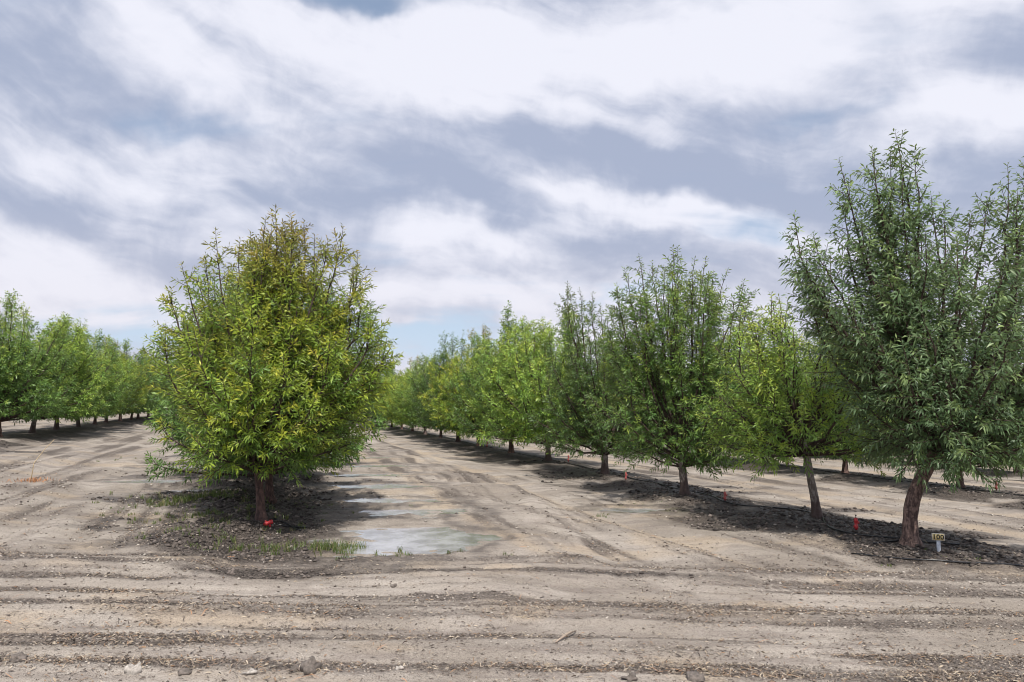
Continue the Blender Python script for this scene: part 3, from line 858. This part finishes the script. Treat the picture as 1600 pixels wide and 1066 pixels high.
hose('drip_hose', [], 'far part of the black hose running down the right row', GH, .011, extra=far_pts, seed=5)
hose('drip_hose', [(428, 812), (450, 818), (470, 830)], 'short black hose pointing right from the foot of the centre tree', GH, .013, seed=6)
hose('drip_hose', [(414, 816), (440, 822), (480, 825)], 'lower black hose beside the foot of the centre tree', GH, .011, seed=7)
hose('drip_hose', [(345, 783), (375, 779), (410, 779), (428, 788), (418, 800)], 'thin black hose looping behind the centre tree trunk', GH, .011, seed=8)
far_pts = [xy(ROWS['R2'] - .3, (y - 17.1 * ST) / CT) for y in (17, 22, 28, 34, 44)]
hose('drip_hose', [], 'black hose along the second row on the right', GH, .012, extra=far_pts, seed=9)

def sprinkler(px, py, hgt, mat, label, lean=(0, 0), w=1.0, top=True):
    x, y, z = at(px, py)
    r = bpy.data.objects.new('micro_sprinkler', None); COL.objects.link(r); r.empty_display_size = .05
    r.location = (x, y, z); r.rotation_euler = (lean[0], lean[1], random.uniform(-.3, .3))
    r['label'] = label; r['category'] = 'sprinkler'; r['group'] = 'sprinkler stakes beside the tree rows'
    b_ = MB(); b_.tube([(0, 0, -.1), (0, 0, hgt * .2)], [.006, .008], 8); put('stake', b_.mesh('stake', M_black), r)
    b_ = MB()
    hs = np.array([0, .08, .12, .3, .34, .5, .56, .72, .78, .80]) * hgt
    rs = np.array([.018, .022, .032, .028, .020, .024, .030, .027, .020, .008]) * w
    b_.tube(np.stack([hs * 0, hs * 0, hs + .01], 1), rs, 10)
    b_.box((.028 * w, 0, hgt * .52), (.05 * w, .016, hgt * .16)); b_.box((-.02 * w, 0, hgt * .28), (.04 * w, .016, hgt * .12))
    put('body', b_.mesh('body', mat, False), r)
    if top:
        b_ = MB(); b_.tube([(0, 0, hgt * .78), (.002, 0, hgt * .98)], [.006, .005], 8); b_.tube([(.002, 0, hgt * .97), (.002, 0, hgt * 1.05)], [.012, .008], 8)
        put('nozzle', b_.mesh('nozzle', M_black), r)
sprinkler(1338, 829, .215, M_red, 'bright red sprinkler stake between the lime-green and leaning trees', w=1.0)
sprinkler(1133, 783, .21, M_pink, 'faded red sprinkler stake just right of the straight grey trunk', w=.85)
sprinkler(978, 751, .24, M_pink, 'pale pinkish stake right of the dark green tree with a tall tuft', w=.7, top=False)
sprinkler(888, 722, .26, M_pink, 'small pinkish stake right of the fifth tree of the right row', w=.8, top=False)
sprinkler(761, 699, .30, M_pink, 'tiny faded stake near the seventh tree of the right row', w=.9, top=False)
sprinkler(1231, 727, .40, M_rust, 'small dark stake in the second row seen left of the lime-green trunk', w=1.1, top=False)
sprinkler(1557, 767, .32, M_rust, 'dark red stake at the right edge in the second row', w=1.0)
sprinkler(411, 820, .16, M_red, 'red sprinkler tipped over at the foot of the centre tree', lean=(0, 1.25), w=1.1)

# number sign
x, y, z = at(1467, 862)
sg = bpy.data.objects.new('number_sign', None); COL.objects.link(sg); sg.location = (x, y, z)
sg.rotation_euler = (0, 0, rad(-28)); sg.scale = (.88, .88, .88); sg.empty_display_size = .1
sg['label'] = 'small yellow number sign reading 100 on a pale pipe post'; sg['category'] = 'sign'
b_ = MB(); b_.tube([(0, 0, -.12), (0, 0, .155)], [.026, .026], 16); put('post', b_.mesh('post', M_post), sg)
b_ = MB(); b_.box((0, -.030, .21), (.160, .008, .100)); pl = put('plate', b_.mesh('plate', M_plate_rim, False), sg)
b_ = MB(); b_.box((0, -.0360, .21), (.142, .004, .084)); put('plate_face', b_.mesh('plate_face', M_plate, False), pl)
fc = bpy.data.curves.new('digits', 'FONT'); fc.body = '100'; fc.size = .092; fc.align_x = 'CENTER'; fc.align_y = 'CENTER'; fc.extrude = .0012; fc.offset = .0022
fc.space_character = 1.08
fc.materials.append(M_ink)
tmp = bpy.data.objects.new('digits_curve', fc); COL.objects.link(tmp); bpy.context.view_layer.update()
dm = bpy.data.meshes.new_from_object(tmp.evaluated_get(bpy.context.evaluated_depsgraph_get())); bpy.data.objects.remove(tmp)
fo = bpy.data.objects.new('digits', dm); COL.objects.link(fo); fo.parent = pl; fo.location = (0, -.0395, .2085); fo.rotation_euler = (rad(90), 0, 0)

# clods and stones in the foreground
def blob(rg, r, sq=.6, n=10):
    th = np.linspace(0, math.pi, n // 2 + 2); ph_ = np.arange(n) * 2 * math.pi / n
    V = []
    for a in th:
        for b2 in ph_: V.append((math.sin(a) * math.cos(b2), math.sin(a) * math.sin(b2), math.cos(a)))
    V = np.array(V)
    k = 1 + .55 * fbm(V[:, 0] * 1.7 + rg.uniform(0, 50), V[:, 1] * 1.7 + V[:, 2] * 1.3, 3, int(rg.integers(1000)))[:, None] * 2
    V = V * k * r * np.array([1, 1, sq])
    m_ = len(th); q = [(i * n + j, (i + 1) * n + j, (i + 1) * n + (j + 1) % n, i * n + (j + 1) % n) for i in range(m_ - 1) for j in range(n)]
    return V, q
rg = np.random.default_rng(5)
def clod(px, py, r, mat, label, name='dirt_clod', cat='clod', sq=.6):
    x, y, z = at(px, py); V, q = blob(rg, r, sq, 14); V = V * (1 + .25 * np.sign(np.sin(V[:, :1] * 90 + V[:, 1:2] * 70)) * .5)
    o = put(name, mesh_from(name, V, [q], mat, False), loc=(x, y, z + r * .15), rotz=rg.uniform(0, 6))
    o['label'] = label; o['category'] = cat; o['group'] = 'loose clods at the near edge of the ground'
clod(205, 1050, .048, M_stone, 'pale pointed clod at the bottom edge left of centre', sq=.85)
clod(30, 1030, .038, M_clod, 'dark clod near the bottom left corner')
clod(462, 1048, .035, M_clod, 'small dark clod touching the left of a larger one')
clod(483, 1046, .058, M_clod, 'largest dark clod with a hollow face at the bottom edge', sq=.85)
clod(288, 1052, .035, M_clod, 'low brown clod between the pale clod and the dark pair')
clod(985, 1062, .045, M_clod, 'dark clod at the bottom edge just right of centre')
clod(1085, 1062, .05, M_clod, 'rounded dark clod at the bottom edge under the right row')
clod(392, 1053, .030, M_stone, 'small white clod beside the dark pair of clods')
clod(614, 917, .028, M_clod, 'small black clod alone on the smooth track in front of the puddle')
clod(625, 1045, .026, M_stone, 'small pale clod at the bottom right of the dark pair')
# stick
p1, p2 = at(868, 1006), at(900, 988)
mb = MB(); P_ = np.array([p1, ((p1[0] + p2[0]) / 2 + .01, (p1[1] + p2[1]) / 2, (p1[2] + p2[2]) / 2 + .02), p2]) + np.array([0, 0, .012])
mb.tube(P_, [.006, .011, .005], 7)
o = put('stick', mb.mesh('stick', M_stick)); o['label'] = 'short crooked pale stick lying on the near track'; o['category'] = 'stick'

# dead tall stalk on an orange dry tuft, left side
x, y, z = at(48, 752)
r = bpy.data.objects.new('dry_weed', None); COL.objects.link(r); r.location = (x, y, z); r['label'] = 'dry orange weed with one long pale stalk beside the left track'; r['category'] = 'plant'
mb = MB(); mb.tube([(0, 0, 0), (-.02, .1, .35), (.12, .2, .62), (.26, .25, .80)], [.008, .006, .005, .004], 6); put('stalk', mb.mesh('stalk', M_straw), r)
def blades(n, cx, cy, spread, hmin, hmax, wdt, seed, flat=.4, zof=None):
    rg = np.random.default_rng(seed)
    bx, by = cx + rg.normal(0, spread, n), cy + rg.normal(0, spread, n)
    return bx, by, rg.uniform(hmin, hmax, n), rg
def blade_mesh(name, bx, by, bz, hh, wd, lean, mat, rg, colors=None):
    n = len(bx); az = rg.uniform(0, 6.28, n); f = rg.uniform(0, 6.28, n)
    B = np.stack([bx, by, bz], 1); A = np.stack([np.cos(az), np.sin(az), az * 0], 1); S = np.stack([np.cos(f), np.sin(f), f * 0], 1) * (wd / 2)[:, None]
    M_ = B + A * (lean * hh * .35)[:, None] + np.array([0, 0, 1]) * (hh * .65)[:, None]
    T_ = B + A * (lean * hh)[:, None] + np.array([0, 0, 1]) * (hh * (1 - .25 * lean))[:, None]
    V = np.stack([B - S, B + S, M_ + S * .7, M_ - S * .7, T_], 1).reshape(-1, 3)
    i = np.arange(n)[:, None] * 5
    return mesh_from(name, V, [i + np.array([[0, 1, 2, 3]]), i + np.array([[3, 2, 4]])], mat, False, None if colors is None else np.repeat(colors, 5, 0))
bx, by, hh, rg_ = blades(160, 0, 0, .16, .03, .12, .008, 3)
M_orange = simple('orange_dry_leaf', (.42, .20, .09), .8, .3, 30)
put('tuft', blade_mesh('tuft', bx, by, bx * 0 - .01, hh, np.full(160, .010), rg_.uniform(.5, 1.4, 160), M_orange, rg_), r, kind='stuff')

# grass, stubble, litter and crumbs
def grass_patch(name, specs, seed, label):
    rg = np.random.default_rng(seed); X, Y, Hh = [], [], []
    for (px, py, sx, sy, n, h) in specs:
        c = at(px, py)
        # tufts of several blades
        nt = max(1, n // 9)
        tx = c[0] + rg.normal(0, sx, nt); ty = c[1] + rg.normal(0, sy, nt)
        k = 9
        X.append(np.repeat(tx, k) + rg.normal(0, .02, nt * k)); Y.append(np.repeat(ty, k) + rg.normal(0, .02, nt * k))
        Hh.append(np.repeat(rg.uniform(.5, 1.2, nt) * h, k) * rg.uniform(.6, 1.2, nt * k))
    X, Y, Hh = map(np.concatenate, (X, Y, Hh)); Z = fields(X, Y)[0] - .006
    n = len(X)
    c = np.array([.075, .125, .028]) + rg.uniform(0, 1, (n, 1)) * np.array([.08, .07, .025])
    dry = rg.uniform(0, 1, n) < .22; c[dry] = (.30, .25, .13)
    ob = put(name, blade_mesh(name, X, Y, Z, Hh, rg.uniform(.006, .012, n), rg.uniform(.1, .9, n), M_leaf, rg, c), kind='stuff')
    ob['label'] = label; ob['category'] = 'grass'
grass_patch('grass', [(440, 860, .55, .24, 560, .10), (515, 858, .25, .14, 380, .11), (395, 854, .3, .08, 160, .05), (300, 782, .5, .3, 800, .13), (260, 790, .14, .1, 110, .13), (350, 770, .4, .25, 380, .08),
                      (345, 805, .6, .4, 900, .08), (290, 830, .35, .25, 240, .05), (420, 760, .3, .3, 160, .07), (640, 868, .5, .05, 90, .06), (470, 790, .35, .25, 110, .05), (545, 858, .12, .05, 90, .12)],
            8, 'thin green grass tufts growing round the centre tree berm')
grass_patch('grass', [(941, 807, .1, .07, 70, .06), (180, 796, .5, .4, 90, .08), (1000, 790, .25, .2, 80, .03), (205, 715, .6, 1.0, 60, .07), (620, 800, .4, .5, 40, .05), (1460, 870, .5, .15, 60, .04)],
            9, 'scattered low green weeds on the sandy tracks')

def scatter(n, ymin, ymax, seed, wfun):
    rg = np.random.default_rng(seed)
    u = rg.uniform(0, 1, n * 5)
    Y = 1 / (1 / ymin + (1 / ymax - 1 / ymin) * u)
    X = rg.uniform(-.95, .95, n * 5) * Y
    h, w, c, s, al = fields(X, Y)
    pd = 0
    for (px, py, rx, ry, k) in PUDDLES: pd = np.maximum(pd, np.exp(-(np.hypot((X - px) / rx, (Y - py) / ry) / 1.35) ** 4))
    wt = wfun(X, Y, w, c, s) * (1 - .93 * pd)
    keep = rg.uniform(0, 1, n * 5) < wt
    i = np.nonzero(keep)[0][:n]
    return X[i], Y[i], h[i], rg
# flat litter: straw, leaf bits, bark chips
def litter_mesh(name, n, ymin, ymax, seed, wf, lmin, lmax, wmin, wmax, cols, lift=.004):
    X, Y, Z, rg = scatter(n, ymin, ymax, seed, wf)
    n = len(X); a = rg.normal(0, .9, n) + rg.choice([0, math.pi], n)
    tl = rg.normal(0, .28, n)
    D_ = np.stack([np.cos(a) * np.cos(tl), np.sin(a) * np.cos(tl), np.sin(tl)], 1)
    S = np.stack([-np.sin(a), np.cos(a), rg.normal(0, .5, n)], 1)
    ln = rg.uniform(lmin, lmax, n) ** 1; wd = rg.uniform(wmin, wmax, n)
    C0 = np.stack([X, Y, Z + lift + np.abs(np.sin(tl)) * ln * .5], 1)
    bow = np.array([0, 0, 1.]) * (ln * rg.uniform(.0, .2, n))[:, None]
    A = C0 - D_ * ln[:, None] / 2; B = C0 + D_ * ln[:, None] / 2; M_ = C0 + bow
    W = S * wd[:, None] / 2
    V = np.stack([A - W * .6, A + W * .6, M_ + W, B + W * .3, B - W * .3, M_ - W], 1).reshape(-1, 3)
    i = np.arange(n)[:, None] * 6
    ci = rg.integers(0, len(cols), n); c = np.array(cols)[ci] * rg.uniform(.7, 1.25, (n, 1))
    ob = put(name, mesh_from(name, V, [i + np.array([[0, 1, 2, 5]]), i + np.array([[5, 2, 3, 4]])], M_litter, False, np.repeat(c, 6, 0)), kind='stuff')
    return ob
m, t, b, o_ = material('litter'); a_ = t.node('ShaderNodeAttribute', attribute_name='tint'); t.l.new(a_.outputs['Color'], b.inputs['Base Color']); b.inputs['Roughness'].default_value = .85
M_litter = m
ob = litter_mesh('dry_litter', 46000, 4.0, 22, 21, lambda X, Y, w, c, s: (.06 + .85 * c + .15 * s) * (1 - .55 * w) * (.25 + .95 * sst(fbm(X * 1.3, Y * 2.2, 3, 151), -.12, .25)), .010, .05, .003, .009,
                 [(.14, .11, .09), (.09, .07, .058), (.30, .235, .165), (.36, .30, .23), (.20, .155, .12), (.06, .047, .04), (.24, .15, .09), (.11, .085, .07)])
ob['label'] = 'dry leaf and twig litter strewn over the wheel tracks'; ob['category'] = 'litter'
ob = litter_mesh('straw', 1100, 4.0, 16, 22, lambda X, Y, w, c, s: .08 + .8 * s, .03, .11, .002, .005, [(.42, .34, .23), (.47, .39, .29), (.36, .26, .17), (.40, .20, .10)], .006)
ob['label'] = 'thin pale straw stems lying along the tracks'; ob['category'] = 'straw'
# crumbs
def crumbs(name, n, ymin, ymax, seed, wf, rmin, rmax, cols, flat=.6):
    X, Y, Z, rg = scatter(n, ymin, ymax, seed, wf); n = len(X)
    rr = rmin + (rmax - rmin) * rg.uniform(0, 1, n) ** 3
    rr = rr * np.clip(Y / 7, .8, 1.8)
    base = np.array([(1, 0, 0), (0, 1, 0), (-1, 0, 0), (0, -1, 0), (0, 0, 1), (0, 0, -1)], float)
    j = base[None] * rg.uniform(.55, 1.25, (n, 6, 1)) + rg.normal(0, .15, (n, 6, 3))
    a = rg.uniform(0, 6.28, n); ca, sa = np.cos(a)[:, None], np.sin(a)[:, None]
    jx = j[..., 0] * ca - j[..., 1] * sa; jy = j[..., 0] * sa + j[..., 1] * ca
    V = np.stack([jx * 1.15, jy, j[..., 2] * flat], -1) * rr[:, None, None] + np.stack([X, Y, Z + rr * .15], 1)[:, None]
    i = np.arange(n)[:, None] * 6
    F = np.concatenate([i + np.array([f]) for f in ((0, 1, 4), (1, 2, 4), (2, 3, 4), (3, 0, 4), (1, 0, 5), (2, 1, 5), (3, 2, 5), (0, 3, 5))], 0)
    ci = rg.integers(0, len(cols), n); c = np.array(cols)[ci] * rg.uniform(.75, 1.2, (n, 1))
    return put(name, mesh_from(name, V.reshape(-1, 3), [F], M_litter, False, np.repeat(c, 6, 0)), kind='stuff')
ob = crumbs('soil_crumbs', 36000, 4.0, 20, 31, lambda X, Y, w, c, s: (.12 + .8 * c) * (1 - .8 * w), .003, .020, [(.18, .15, .125), (.27, .23, .195), (.10, .08, .068), (.36, .32, .28)])
ob['label'] = 'loose soil crumbs along the churned wheel bands'; ob['category'] = 'soil'
ob = crumbs('wet_crumbs', 16000, 7.0, 24, 32, lambda X, Y, w, c, s: .9 * sst(w, .45, .8), .006, .032, [(.045, .036, .032), (.08, .065, .056), (.14, .115, .10)])
ob['label'] = 'dark wet soil crumbs on the berms under the trees'; ob['category'] = 'soil'
print('TRIS', sum(len(m.loop_triangles) or sum(len(p.vertices) - 2 for p in m.polygons) if False else len(m.polygons) for m in bpy.data.meshes))
